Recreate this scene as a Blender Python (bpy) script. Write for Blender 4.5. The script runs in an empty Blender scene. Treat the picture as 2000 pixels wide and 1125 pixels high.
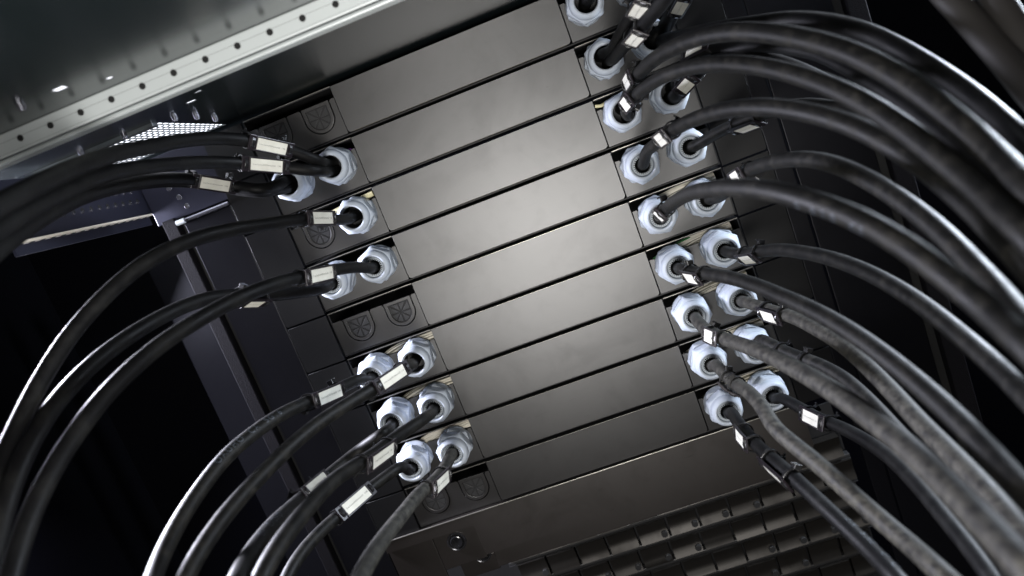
import bpy, bmesh, math, random
import numpy as np
from mathutils import Vector, Matrix
random.seed(7)
scene = bpy.context.scene
COL = scene.collection
MM = 0.001

# ------------------------------------------------------------------ camera
# rack coordinates (mm): X right along the panels, D down, Z away from the camera (0 = front plane)
FPX = 1450.0
CAM = Vector((152.4766, -79.3212, -629.9767))
RR = Matrix(((0.93293638, 0.35764888, 0.04143665),
             (-0.34240806, 0.91692547, -0.20494976),
             (-0.11129438, 0.17701684, 0.97789498)))
def V3(v): return Vector((v[0], v[2], -v[1]))                # rack mm -> mesh mm
def W(v): return Vector((v[0], v[2], -v[1])) * MM          # rack mm -> world metres
cam_data = bpy.data.cameras.new('camera')
cam = bpy.data.objects.new('camera', cam_data); COL.objects.link(cam)
right = Vector((RR[0][0], RR[0][2], -RR[0][1])); down = Vector((RR[1][0], RR[1][2], -RR[1][1])); fwd = Vector((RR[2][0], RR[2][2], -RR[2][1]))
m = Matrix((right, -down, -fwd)).transposed().to_4x4(); m.translation = W(CAM)
cam.matrix_world = m
cam_data.sensor_width = 36.0; cam_data.lens = FPX / 2000 * 36.0
cam_data.clip_start = 0.01; cam_data.clip_end = 20
cam_data.dof.use_dof = True; cam_data.dof.focus_distance = 0.585; cam_data.dof.aperture_fstop = 7.5
scene.camera = cam

# ------------------------------------------------------------------ world, lights, exposure
world = bpy.data.worlds.new('World'); scene.world = world; world.use_nodes = True
world.node_tree.nodes['Background'].inputs[0].default_value = (0.30, 0.33, 0.42, 1)
world.node_tree.nodes['Background'].inputs[1].default_value = 0.012
scene.view_settings.view_transform = 'Standard'; scene.view_settings.look = 'None'
scene.view_settings.exposure = 0; scene.view_settings.gamma = 1

def area(name, loc, target, sx, sy, power, color):
    l = bpy.data.lights.new(name, 'AREA'); l.shape = 'RECTANGLE'; l.size = sx * MM; l.size_y = sy * MM
    l.energy = power; l.color = color
    o = bpy.data.objects.new(name, l); COL.objects.link(o)
    p = W(loc); o.location = p
    o.rotation_euler = (W(target) - p).to_track_quat('-Z', 'Y').to_euler()
    return o
area('work_lamp', (98, 74, -720), (115, 30, 0), 190, 165, 4.5, (1.0, 0.975, 0.94))
area('rim_light', (-405, -150, -50), (-200, 60, -270), 110, 140, 22.0, (0.84, 0.85, 1.0))  # unseen lamp added for the bright rims on the left cables
area('rim_light', (705, -130, 10), (380, -20, -260), 120, 120, 10.0, (0.80, 0.88, 1.0))  # unseen lamp added for the bright rims on the right cables

# ------------------------------------------------------------------ materials
def new_mat(name):
    mt = bpy.data.materials.new(name); mt.use_nodes = True
    nt = mt.node_tree; b = nt.nodes['Principled BSDF']; return mt, nt, b
def simple(name, col, rough=0.5, metal=0.0, spec=0.5, coat=0.0):
    mt, nt, b = new_mat(name)
    b.inputs['Base Color'].default_value = (*col, 1); b.inputs['Roughness'].default_value = rough
    b.inputs['Metallic'].default_value = metal; b.inputs['Specular IOR Level'].default_value = spec
    b.inputs['Coat Weight'].default_value = coat
    return mt
def ramp(nt, fac, stops):
    r = nt.nodes.new('ShaderNodeValToRGB'); nt.links.new(fac, r.inputs[0])
    el = r.color_ramp.elements
    while len(el) < len(stops): el.new(0.5)
    for e, (p, c) in zip(el, stops): e.position = p; e.color = (*c, 1) if len(c) == 3 else c
    return r
def noise(nt, scale, detail=4, rough=0.55, vec=None, dist=0.0):
    n = nt.nodes.new('ShaderNodeTexNoise'); n.inputs['Scale'].default_value = scale
    n.inputs['Detail'].default_value = detail; n.inputs['Roughness'].default_value = rough; n.inputs['Distortion'].default_value = dist
    if vec is not None: nt.links.new(vec, n.inputs['Vector'])
    return n
def world_pos(nt):
    g = nt.nodes.new('ShaderNodeNewGeometry'); return g.outputs['Position']

def steel_paint(name, base, gloss, rough, smudge=0.25, tint=(1, 1, 1)):
    """satin powder coat: diffuse base + Beckmann gloss with handling smudges"""
    mt = bpy.data.materials.new(name); mt.use_nodes = True; nt = mt.node_tree
    nt.nodes.remove(nt.nodes['Principled BSDF']); out = nt.nodes['Material Output']
    pos = world_pos(nt)
    n1 = noise(nt, 14, 5, 0.6, pos, 0.8); n2 = noise(nt, 60, 3, 0.5, pos); n3 = noise(nt, 2200, 2, 0.5, pos)
    r1 = ramp(nt, n1.outputs[0], [(0.30, (1 - smudge,) * 3), (0.5, (1, 1, 1)), (0.75, (1 + smudge * 0.3,) * 3)])
    r2 = ramp(nt, n2.outputs[0], [(0.25, (1 - smudge * 0.5,) * 3), (0.45, (1, 1, 1))])
    mx = nt.nodes.new('ShaderNodeMixRGB'); mx.blend_type = 'MULTIPLY'; mx.inputs[0].default_value = 1
    nt.links.new(r1.outputs[0], mx.inputs[1]); nt.links.new(r2.outputs[0], mx.inputs[2])
    mpn = nt.nodes.new('ShaderNodeMapping'); nt.links.new(pos, mpn.inputs[0]); mpn.inputs['Rotation'].default_value = (0, 0.9, 0.3); mpn.inputs['Scale'].default_value = (1, 1, 14)
    ns = noise(nt, 55, 2, 0.5, mpn.outputs[0], 1.5)
    rs = ramp(nt, ns.outputs[0], [(0.0, (1, 1, 1)), (0.70, (1, 1, 1)), (0.76, (1 - smudge,) * 3)])
    mz = nt.nodes.new('ShaderNodeMixRGB'); mz.blend_type = 'MULTIPLY'; mz.inputs[0].default_value = 1
    nt.links.new(mx.outputs[0], mz.inputs[1]); nt.links.new(rs.outputs[0], mz.inputs[2]); mx = mz
    mg = nt.nodes.new('ShaderNodeMixRGB'); mg.blend_type = 'MULTIPLY'; mg.inputs[0].default_value = 1
    nt.links.new(mx.outputs[0], mg.inputs[1]); mg.inputs[2].default_value = (gloss * tint[0], gloss * tint[1], gloss * tint[2], 1)
    gl = nt.nodes.new('ShaderNodeBsdfAnisotropic'); gl.distribution = 'BECKMANN'
    nt.links.new(mg.outputs[0], gl.inputs['Color'])
    gl.inputs['Roughness'].default_value = rough
    bp = nt.nodes.new('ShaderNodeBump'); bp.inputs['Strength'].default_value = 0.06; bp.inputs['Distance'].default_value = 0.0002
    nt.links.new(n3.outputs[0], bp.inputs['Height']); nt.links.new(bp.outputs[0], gl.inputs['Normal'])
    df = nt.nodes.new('ShaderNodeBsdfDiffuse'); df.inputs[0].default_value = (*base, 1)
    ad = nt.nodes.new('ShaderNodeAddShader'); nt.links.new(df.outputs[0], ad.inputs[0]); nt.links.new(gl.outputs[0], ad.inputs[1])
    nt.links.new(ad.outputs[0], out.inputs[0])
    return mt

M = {}
M['cover'] = steel_paint('satin_charcoal_steel', (0.020, 0.019, 0.019), 0.080, 0.42, 0.15)
M['plate'] = steel_paint('satin_plate_steel', (0.020, 0.019, 0.019), 0.066, 0.42, 0.14)
M['ear'] = steel_paint('satin_black_ear', (0.009, 0.009, 0.0095), 0.024, 0.42, 0.15)
M['filler'] = steel_paint('blue_black_sheet', (0.005, 0.005, 0.0062), 0.018, 0.45, 0.2, (0.95, 0.96, 1.05))
M['lower'] = steel_paint('bronze_black_sheet', (0.014, 0.012, 0.011), 0.075, 0.47, 0.25, (1.02, 0.98, 0.96))
M['inner'] = simple('tray_interior', (0.006, 0.006, 0.007), 0.6)
M['knock'] = simple('moulded_black_plastic', (0.022, 0.022, 0.023), 0.45)
M['knockrib'] = simple('moulded_black_rib', (0.024, 0.024, 0.025), 0.42)
M['edge'] = simple('edge_metal_and_highlight', (0.32, 0.31, 0.28), 0.35, 0.85)  # sheet edges; also the highlight strips put on the covers
M['wall'] = simple('glossy_black_wall', (0.0018, 0.0018, 0.0028), 0.45, 0, 0.08)
M['ceil'] = simple('glossy_teal_black_roof', (0.010, 0.015, 0.016), 0.24, 0.0, 0.75)
M['zinc'] = simple('pale_grey_zinc', (0.56, 0.60, 0.60), 0.42, 0.2)
M['zincdark'] = simple('zinc_groove', (0.13, 0.145, 0.15), 0.4, 0.4)
M['hole'] = simple('punched_hole', (0.006, 0.006, 0.006), 0.8)
M['bar'] = simple('blue_black_bar', (0.022, 0.023, 0.038), 0.36, 0.1, 0.3)
M['beige'] = simple('beige_flange', (0.85, 0.78, 0.66), 0.4)
M['post'] = simple('textured_post', (0.008, 0.0075, 0.009), 0.8, 0.0, 0.06)
nt = M['post'].node_tree; b = nt.nodes['Principled BSDF']; n = noise(nt, 900, 3, 0.6, world_pos(nt))
bp = nt.nodes.new('ShaderNodeBump'); bp.inputs['Strength'].default_value = 0.7; bp.inputs['Distance'].default_value = 0.0008
nt.links.new(n.outputs[0], bp.inputs['Height']); nt.links.new(bp.outputs[0], b.inputs['Normal'])
M['screw'] = simple('zinc_screw', (0.35, 0.35, 0.40), 0.25, 0.9)
M['gland'] = simple('pale_grey_nylon', (0.38, 0.42, 0.47), 0.5, 0, 0.3)
M['gland_cap'] = simple('pale_grey_nylon_cap', (0.48, 0.53, 0.60), 0.5, 0, 0.3)
M['seal'] = simple('white_clamp_teeth', (0.42, 0.46, 0.50), 0.4)
M['bore'] = simple('gland_bore', (0.010, 0.010, 0.012), 0.5)
M['paper'] = simple('paper_label', (0.68, 0.67, 0.59), 0.6)
nt = M['paper'].node_tree; b = nt.nodes['Principled BSDF']; n = noise(nt, 90, 3, 0.6, world_pos(nt))
r = ramp(nt, n.outputs[0], [(0.3, (0.62, 0.61, 0.53)), (0.7, (0.74, 0.73, 0.65))]); nt.links.new(r.outputs[0], b.inputs[0])
M['ink'] = simple('faded_ink', (0.17, 0.17, 0.15), 0.7)
M['print'] = simple('worn_jacket_print', (0.055, 0.065, 0.08), 0.5)
M['holder'] = simple('black_holder', (0.012, 0.009, 0.012), 0.28)
M['tie'] = simple('black_nylon_tie', (0.014, 0.014, 0.015), 0.22)
M['strand'] = simple('pale_jacket', (0.66, 0.62, 0.52), 0.38)
M['strand_dark'] = simple('olive_jacket', (0.16, 0.15, 0.11), 0.4)
M['violet'] = simple('violet_jacket', (0.22, 0.03, 0.36), 0.35)
M['green'] = simple('green_jacket', (0.02, 0.12, 0.03), 0.35)
M['brass'] = simple('brass_strip', (0.88, 0.82, 0.52), 0.30, 0.15)
M['tile'] = steel_paint('tile_plastic', (0.013, 0.012, 0.011), 0.038, 0.45, 0.6, (1.0, 0.95, 0.9))
M['lens'] = simple('lock_lens', (0.01, 0.01, 0.011), 0.18, 0.0, 0.8)
M['lockring'] = simple('lock_ring', (0.05, 0.05, 0.055), 0.2, 0.6)

def rubber(name, base, dust, dust_lo, dust_hi, rough, scale=45, streak=True):
    mt, nt, b = new_mat(name); pos = world_pos(nt)
    n1 = noise(nt, scale, 6, 0.62, pos, 0.4); n2 = noise(nt, scale * 7, 3, 0.6, pos)
    r1 = ramp(nt, n1.outputs[0], [(dust_lo, (0, 0, 0)), (dust_hi, (1, 1, 1))])
    r2 = ramp(nt, n2.outputs[0], [(0.35, (0.35,) * 3), (0.68, (1,) * 3)])
    mm = nt.nodes.new('ShaderNodeMath'); mm.operation = 'MULTIPLY'
    nt.links.new(r1.outputs[0], mm.inputs[0]); nt.links.new(r2.outputs[0], mm.inputs[1])
    mx = nt.nodes.new('ShaderNodeMixRGB'); nt.links.new(mm.outputs[0], mx.inputs[0])
    mx.inputs[1].default_value = (*base, 1); mx.inputs[2].default_value = (*dust, 1)
    nt.links.new(mx.outputs[0], b.inputs['Base Color'])
    rr = nt.nodes.new('ShaderNodeMapRange'); rr.inputs['To Min'].default_value = rough; rr.inputs['To Max'].default_value = min(1, rough + 0.25)
    nt.links.new(mm.outputs[0], rr.inputs[0]); nt.links.new(rr.outputs[0], b.inputs['Roughness'])
    b.inputs['Specular IOR Level'].default_value = 0.17
    bp = nt.nodes.new('ShaderNodeBump'); bp.inputs['Strength'].default_value = 0.25; bp.inputs['Distance'].default_value = 0.0006
    nt.links.new(n2.outputs[0], bp.inputs['Height']); nt.links.new(bp.outputs[0], b.inputs['Normal'])
    return mt
M['rub_clean'] = rubber('black_rubber', (0.003, 0.003, 0.0034), (0.013, 0.013, 0.012), 0.45, 0.75, 0.50)
M['rub_mid'] = rubber('scuffed_black_rubber', (0.0055, 0.0055, 0.0053), (0.034, 0.032, 0.027), 0.45, 0.78, 0.50, 150)
M['rub_grey'] = simple('matt_grey_rubber', (0.016, 0.0145, 0.0135), 0.6)
M['rub_dusty'] = rubber('dusty_black_rubber', (0.016, 0.0155, 0.0145), (0.12, 0.114, 0.094), 0.38, 0.82, 0.52, 230)
def emit(name, col, s):
    mt, nt, b = new_mat(name); b.inputs['Emission Color'].default_value = (*col, 1); b.inputs['Emission Strength'].default_value = s
    b.inputs['Base Color'].default_value = (0, 0, 0, 1); return mt
M['daylight'] = emit('daylight_and_added_glow', (0.88, 0.91, 1.0), 3.2)  # left vent daylight; also the added glow panel on the right
M['daylight2'] = emit('daylight_through_slot', (0.92, 0.93, 1.0), 2.2)
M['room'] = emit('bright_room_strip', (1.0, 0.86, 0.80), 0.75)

# ------------------------------------------------------------------ mesh helpers (mm, rack coordinates)
def to_obj(name, bm, mat, parent=None, bevel=0, seg=2, smooth=False, angle=35):
    bmesh.ops.recalc_face_normals(bm, faces=bm.faces)
    ng = [f for f in bm.faces if len(f.verts) > 4]
    if ng: bmesh.ops.triangulate(bm, faces=ng)
    bmesh.ops.scale(bm, vec=(MM, MM, MM), verts=bm.verts)
    me = bpy.data.meshes.new(name); bm.to_mesh(me); bm.free()
    mats = mat if isinstance(mat, (list, tuple)) else [mat]
    for mt in mats: me.materials.append(mt)
    o = bpy.data.objects.new(name, me); COL.objects.link(o)
    if parent: o.parent = parent; o.matrix_parent_inverse = Matrix.Translation(-PLOC.get(parent.name, Vector()))
    if bevel:
        md = o.modifiers.new('bevel', 'BEVEL'); md.width = bevel * MM; md.segments = seg; md.limit_method = 'ANGLE'; md.angle_limit = math.radians(40)
        md.harden_normals = False
    if smooth:
        for p in me.polygons: p.use_smooth = True
        try: me.set_sharp_from_angle(angle=math.radians(angle))
        except Exception: pass
    return o
PLOC = {}
def empty(name, loc, label=None, cat=None, group=None, kind=None, parent=None):
    o = bpy.data.objects.new(name, None); COL.objects.link(o); p = W(loc); o.location = p
    o.empty_display_size = 0.01
    PLOC[o.name] = p.copy()
    if parent:
        o.parent = parent; o.location = p - PLOC[parent.name]
    if label: o['label'] = label
    if cat: o['category'] = cat
    if group: o['group'] = group
    if kind: o['kind'] = kind
    return o
def tag(o, label, cat, group=None, kind=None):
    o['label'] = label; o['category'] = cat
    if group: o['group'] = group
    if kind: o['kind'] = kind
    return o
def box(bm, x0, x1, d0, d1, z0, z1, mi=0):
    vs = [bm.verts.new(V3((x, d, z))) for x in (x0, x1) for d in (d0, d1) for z in (z0, z1)]
    for f in ((0, 1, 3, 2), (4, 6, 7, 5), (0, 4, 5, 1), (2, 3, 7, 6), (0, 2, 6, 4), (1, 5, 7, 3)):
        fc = bm.faces.new([vs[i] for i in f]); fc.material_index = mi
def prism(bm, pts, z0, z1, mi=0):
    """polygon in the X/D plane extruded along Z"""
    a = [bm.verts.new(V3((x, d, z0))) for x, d in pts]; b_ = [bm.verts.new(V3((x, d, z1))) for x, d in pts]
    n = len(pts); bm.faces.new(a).material_index = mi; bm.faces.new(b_[::-1]).material_index = mi
    for i in range(n): bm.faces.new((a[i], b_[i], b_[(i + 1) % n], a[(i + 1) % n])).material_index = mi
def arc(cx, cd, r, a0, a1, n):
    return [(cx + r * math.cos(math.radians(a0 + (a1 - a0) * i / n)), cd + r * math.sin(math.radians(a0 + (a1 - a0) * i / n))) for i in range(n + 1)]
def disc(bm, c, axis, r, h, n=16, mi=0):
    """cylinder centred at c (mm) along unit axis"""
    axis = Vector(axis).normalized(); u = axis.orthogonal().normalized(); v = axis.cross(u); c = Vector(c)
    A = [bm.verts.new(V3(c - axis * h / 2 + (u * math.cos(t) + v * math.sin(t)) * r)) for t in [2 * math.pi * i / n for i in range(n)]]
    B = [bm.verts.new(V3(c + axis * h / 2 + (u * math.cos(t) + v * math.sin(t)) * r)) for t in [2 * math.pi * i / n for i in range(n)]]
    bm.faces.new(A).material_index = mi; bm.faces.new(B[::-1]).material_index = mi
    for i in range(n): bm.faces.new((A[i], B[i], B[(i + 1) % n], A[(i + 1) % n])).material_index = mi
def spline(P, step=4.0):
    out = []
    Q = [P[0] * 2 - P[1]] + P + [P[-1] * 2 - P[-2]]
    for i in range(1, len(Q) - 2):
        p0, p1, p2, p3 = Q[i - 1:i + 3]
        t0 = 0; t1 = max(1e-3, (p1 - p0).length ** 0.5); t2 = t1 + max(1e-3, (p2 - p1).length ** 0.5); t3 = t2 + max(1e-3, (p3 - p2).length ** 0.5)
        n = max(2, int((p2 - p1).length / step))
        for k in range(n):
            t = t1 + (t2 - t1) * k / n
            A1 = p0 * ((t1 - t) / t1) + p1 * (t / t1); A2 = p1 * ((t2 - t) / (t2 - t1)) + p2 * ((t - t1) / (t2 - t1)); A3 = p2 * ((t3 - t) / (t3 - t2)) + p3 * ((t - t2) / (t3 - t2))
            B1 = A1 * ((t2 - t) / t2) + A2 * (t / t2); B2 = A2 * ((t3 - t) / (t3 - t1)) + A3 * ((t - t1) / (t3 - t1))
            out.append(B1 * ((t2 - t) / (t2 - t1)) + B2 * ((t - t1) / (t2 - t1)))
    out.append(P[-1]); return out
def tube(bm, pts, r, n=18, mi=0):
    rings = []; T = (pts[1] - pts[0]).normalized(); u = T.orthogonal().normalized()
    for i, p in enumerate(pts):
        T = (pts[min(i + 1, len(pts) - 1)] - pts[max(i - 1, 0)]).normalized()
        u = (u - T * u.dot(T)).normalized(); v = T.cross(u)
        rings.append([bm.verts.new(V3(p + (u * math.cos(2 * math.pi * k / n) + v * math.sin(2 * math.pi * k / n)) * r)) for k in range(n)])
    for a, b_ in zip(rings, rings[1:]):
        for k in range(n): bm.faces.new((a[k], a[(k + 1) % n], b_[(k + 1) % n], b_[k])).material_index = mi
    bm.faces.new(rings[0]).material_index = mi; bm.faces.new(rings[-1][::-1]).material_index = mi
def obox(bm, c, ux, uy, uz, sx, sy, sz, mi=0):
    """oriented box, half axes"""
    vs = [bm.verts.new(V3(c + ux * (a * sx / 2) + uy * (b_ * sy / 2) + uz * (g * sz / 2))) for a in (-1, 1) for b_ in (-1, 1) for g in (-1, 1)]
    for f in ((0, 1, 3, 2), (4, 6, 7, 5), (0, 4, 5, 1), (2, 3, 7, 6), (0, 2, 6, 4), (1, 5, 7, 3)):
        bm.faces.new([vs[i] for i in f]).material_index = mi
def lathe(bm, cx, cd, prof, n=72, mi=0, rot=0):
    """prof: list of (z, radius function or number)"""
    rings = []
    for z, r in prof:
        ring = []
        for k in range(n):
            t = 2 * math.pi * k / n
            rad = r(t + rot) if callable(r) else r
            ring.append(bm.verts.new(V3((cx + rad * math.cos(t), cd + rad * math.sin(t), z))))
        rings.append(ring)
    for a, b_ in zip(rings, rings[1:]):
        for k in range(n): bm.faces.new((a[k], a[(k + 1) % n], b_[(k + 1) % n], b_[k])).material_index = mi
def hexr(ap, lim):
    def f(t):
        q = (t % (math.pi / 3)) - math.pi / 6
        return min(ap / math.cos(q), lim)
    return f
def at(u, v, zc):
    """point seen at photo pixel (u, v) at zc mm along the view axis"""
    c = Vector(((u - 1000) / FPX, (v - 562.5) / FPX, 1.0)) * zc
    return CAM + RR.transposed() @ c
def px(P):
    c = RR @ (P - CAM); return Vector((1000 + FPX * c.x / c.z, 562.5 + FPX * c.y / c.z))

# ------------------------------------------------------------------ server cabinet
cab = empty('server_cabinet', (100, 330, 0), 'open black server cabinet frame enclosing all the stacked enclosures and cables', 'cabinet')
CEIL = -182.0
bm = bmesh.new(); box(bm, -502, -500, CEIL, 620, -560, 260); to_obj('side_wall', bm, M['wall'], cab)
bm = bmesh.new(); box(bm, 820, 822, CEIL, 620, -560, 260); to_obj('side_wall', bm, M['wall'], cab)
bm = bmesh.new(); box(bm, -500, 820, CEIL, 620, 258, 260); to_obj('rear_wall', bm, M['wall'], cab)
bm = bmesh.new(); box(bm, -502, 822, 620, 622, -560, 260); to_obj('bottom_plate', bm, M['wall'], cab)
# vertical ribs pressed in the left side wall
for z0 in (25, 60):
    bm = bmesh.new(); box(bm, -300, -230 , -100, 600, 120 + z0, 125 + z0 + 0); to_obj('wall_rib', bm, M['filler'], cab, 2)
# roof: pieces round the perforated vent opening and the light slots
roof = [(-216, 468, -385, -275), (-216, -62, -275, -262), (-38, 468, -275, -262)]
VX0, VX1, VZ0, VZ1 = -206, -97, -111, 6
bm = bmesh.new()
# slots as gaps: build the roof as strips in Z with X gaps
strips = [(-385, -271.5, []), (-271.5, -265.5, [(-61.5, -55)]), (-265.5, -254.5, []), (-254.5, -250.5, [(-43, -39.5)]), (-250.5, -190, []), (-190, -150, [(330, 455)]),
          (-150, -147, [(-47, -42), (330, 455)]), (-147, -131.5, [(330, 455)]), (-131.5, -127.5, [(-63, -56), (330, 455)]), (-127.5, VZ0, [(330, 455)]), (VZ0, -10, [(VX0, VX1), (330, 455)]), (-10, VZ1, [(VX0, VX1)]), (VZ1, 262, [])]
for z0, z1, gaps in strips:
    x = -500
    for g0, g1 in gaps:
        box(bm, x, g0, CEIL - 2, CEIL, z0, z1); x = g1
    box(bm, x, 820, CEIL - 2, CEIL, z0, z1)
rf = to_obj('roof_panel', bm, M['ceil'], cab)
bm = bmesh.new()
for x0, x1, z0, z1 in ((-61.4, -55.1, -271.4, -265.6), (-42.9, -39.6, -254.4, -250.6), (-46.9, -42.1, -149.9, -147.1), (-62.9, -56.1, -131.4, -127.6)):
    bm = bmesh.new(); box(bm, x0, x1, CEIL - 1.2, CEIL - 0.5, z0, z1); to_obj('light_slot', bm, M['daylight2'], cab)
# daylight and lattice of the left vent; unseen right one added for rim light
for xa, xb, za, zb in ((VX0, VX1, VZ0, VZ1), (330, 455, -190, -10)):
    bm = bmesh.new(); box(bm, xa + .3, xb - .3, CEIL - 1.8, CEIL - 1.3, za + .3, zb - .3); to_obj('vent_and_rim_glow', bm, M['daylight'], cab)
    bm = bmesh.new()
    x = xa + 2
    while x < xb - 2: box(bm, x, x + 1.7, CEIL - 0.9, CEIL - 0.5, za + .3, zb - .3); x += 4.6
    z = za + 3
    while z < zb - 2: box(bm, xa + .3, xb - .3, CEIL - 0.45, CEIL - 0.1, z, z + 1.6); z += 8.5
    to_obj('vent_and_added_grille', bm, M['zincdark'], cab)
bm = bmesh.new(); box(bm, VX0, VX1, CEIL - 1, CEIL + 2.5, VZ0 - 6, VZ0 + 2); to_obj('vent_frame', bm, M['zincdark'], cab, 0.6)
for x, z in ((-85.3, -106), (-80.9, -81), (-83.9, -43), (-118.7, -117), (-150.6, -121), (-78, -272)):
    bm = bmesh.new(); disc(bm, (x, CEIL + 1.2, z), (0, 1, 0), 2.2, 2.4, 14); disc(bm, (x, CEIL + 2.9, z), (0, 1, 0), 1.4, 1.0, 12)
    to_obj('roof_screw', bm, M['screw'], cab, smooth=True)
# bright strip: the room beyond the front edge of the roof
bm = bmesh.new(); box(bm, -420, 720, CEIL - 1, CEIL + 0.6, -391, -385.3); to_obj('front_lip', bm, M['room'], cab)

# zinc roof rail with punched holes
bm = bmesh.new(); RZ = -237.0
box(bm, -418, 718, CEIL, -170.4, RZ, RZ + 2)
rail = to_obj('roof_rail', bm, M['zinc'], cab, 0.7, 3)
bm = bmesh.new(); box(bm, -418, 718, -176.5, -175.5, RZ + 2.1, RZ + 36)
for z0, dd in ((RZ + 9, -175), (RZ + 15, -174.6), (RZ + 19.5, -175)): box(bm, -418, 718, -175.45, dd, z0, z0 + 1.2)
to_obj('rail_groove', bm, M['zincdark'], cab)
bm = bmesh.new(); box(bm, -418, 718, -175.4, -172.4, RZ + 24, RZ + 33.5); to_obj('rail_lip', bm, M['zinc'], cab, 1.2, 3)
bm = bmesh.new(); bm2 = bmesh.new(); bm3 = bmesh.new()
for k in range(-8, 32):
    x = -127.5 + 18.55 * k
    disc(bm, (x, CEIL + 5.6, RZ - 0.1), (0, 0, 1), 1.75, 0.35, 20)
    if -214 < x: disc(bm2, (x + 4, -175.3, RZ + 7.5), (0, 1, 0), 2.2, 0.6, 16)
to_obj('rail_hole', bm, M['hole'], cab); to_obj('rail_hole', bm2, M['hole'], cab)
bm = bmesh.new(); box(bm, -418, 718, CEIL + 4.4, CEIL + 4.55, RZ - 0.05, RZ + 0.2); box(bm, -418, 718, -171.9, -171.8, RZ - 0.05, RZ + 0.2); to_obj('scribed_line', bm, M['zincdark'], cab)

# perforated depth bar on the left wall with its beige flange
bm = bmesh.new(); box(bm, -193, -190, -178, -136, -330, 5); to_obj('depth_bar', bm, M['bar'], cab, 0.4)
bm = bmesh.new(); box(bm, -193, -186, -136, -134.2, -172, -4); to_obj('bar_flange', bm, M['beige'], cab, 0.4)
bm = bmesh.new(); box(bm, -192, -190, -134, -127, -172, -4); to_obj('bar_lower_web', bm, M['bar'], cab)
bmh = bmesh.new(); bmr = bmesh.new(); bms = bmesh.new()
for k in range(18):
    for d, o in ((-149.5, 0), (-158.5, 3), (-170, 0)):
        z = -10 - 11.0 * k - o
        disc(bmh, (-189.9, d, z), (1, 0, 0), 1.9, 0.4, 12); disc(bmr, (-189.6, d + 1.5, z - 1.2), (1, 0, 0), 1.1, 0.6, 10)
for k in range(15): box(bms, -190, -187.5, -134.1, -133.8, -14 - 11 * k, -11 - 11 * k)
to_obj('bar_hole', bmh, M['hole'], cab); to_obj('punched_burr', bmr, M['screw'], cab, smooth=True); to_obj('flange_slot', bms, M['hole'], cab)
# bracket plate and tubular edge in the frame plane
bm = bmesh.new(); box(bm, -189, -119.5, -179, -124, 1.5, 2.5); to_obj('corner_bracket', bm, M['bar'], cab, 0.5)
bm = bmesh.new(); tube(bm, [Vector((-169, -120.5, -3)), Vector((-120, -120.5, -3))], 1.9, 14); to_obj('bracket_rod', bm, M['screw'], cab, smooth=True)
bm = bmesh.new(); tube(bm, [Vector((-170, -120.5, -3.4)), Vector((-162, -120.5, -3.4))], 2.4, 14); to_obj('rod_cap', bm, M['zinc'], cab, smooth=True)
for x, d in ((-163, -150), (-158, -140), (-155, -131), (-127, -137)):
    bm = bmesh.new(); disc(bm, (x, d, -2.8), (0, 0, 1), 2.4, 2.0, 14); to_obj('bracket_screw', bm, M['screw'], cab, 0.4, smooth=True)
# left uprights
bm = bmesh.new(); box(bm, -166, -121, -118, 600, 0.5, 3); to_obj('left_filler_strip', bm, M['filler'], cab, 0.8)
bm = bmesh.new(); box(bm, -171.5, -166.4, -118, 600, 8, 10); to_obj('upright_groove', bm, M['hole'], cab)
bm = bmesh.new(); box(bm, -184, -172, -126, 600, -1, 12); to_obj('upright_post', bm, M['post'], cab, 0.9, 3)
# right uprights
bm = bmesh.new(); box(bm, 320.6, 335.4, -179, 600, 1.5, 4); box(bm, 337, 401, -179, 600, 1, 4); to_obj('right_filler_strip', bm, M['filler'], cab, 0.7)
bm = bmesh.new(); box(bm, 402.3, 409.5, -179, 600, 7, 9); to_obj('upright_groove', bm, M['hole'], cab)
bm = bmesh.new(); box(bm, 410, 425, -179, 600, -1, 12); to_obj('upright_post', bm, M['post'], cab, 0.9, 3)
bm = bmesh.new(); disc(bm, (331, -128, -2), (0, 0, 1), 3, 5, 12); to_obj('strip_clip', bm, M['holder'], cab, 0.5)

# ------------------------------------------------------------------ stacked 1U enclosures
PITCH = 44.45
def rowd(k): return (k - 5) * PITCH
CW = 198.6
GXL = {'inner': -18.5, 'outer': -57.8}; GXR = {'inner': 217.5, 'outer': 257.2}
glands = {}   # (row, side, which) -> tightness ; None = knockout plug
LEFT = {1: (None, None), 2: ('open', 'open'), 3: ('open', None), 4: ('tight', 'tight'), 5: (None, None), 6: ('open', 'tight'), 7: ('tight', 'tight'), 8: ('tight', 'tight'), 9: (None, None)}
RIGHT = {1: ('open', 'open'), 2: ('open', 'open'), 3: ('open', 'open'), 4: ('tight', 'tight'), 5: ('tight', 'tight'), 6: ('tight', 'tight'), 7: ('tight', 'tight'), 8: ('tight', 'tight'), 9: ('tight', 'tight')}
ORD = ['', 'topmost', 'second', 'third', 'fourth', 'fifth', 'sixth', 'seventh', 'eighth', 'ninth']
ULAB = {1: 'topmost charcoal enclosure, directly under the black roof, two spoked plugs at its left',
        2: 'second enclosure from the top, twin labelled cables leave its left gland',
        3: 'third enclosure from the top, one gland and one spoked plug at its left',
        4: 'fourth enclosure from the top, brightest cover, two glands left with cables running level',
        5: 'middle charcoal enclosure, fifth down, with two spoked blank plugs fully visible at its left',
        6: 'sixth enclosure down, pale wires fanned above its two left glands',
        7: 'seventh enclosure down, third from the bottom, two glands on each side',
        8: 'eighth enclosure down, lowest one that has glands on its left side',
        9: 'ninth and lowest enclosure, two spoked plugs left and a bright edged panel right below it'}
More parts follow.
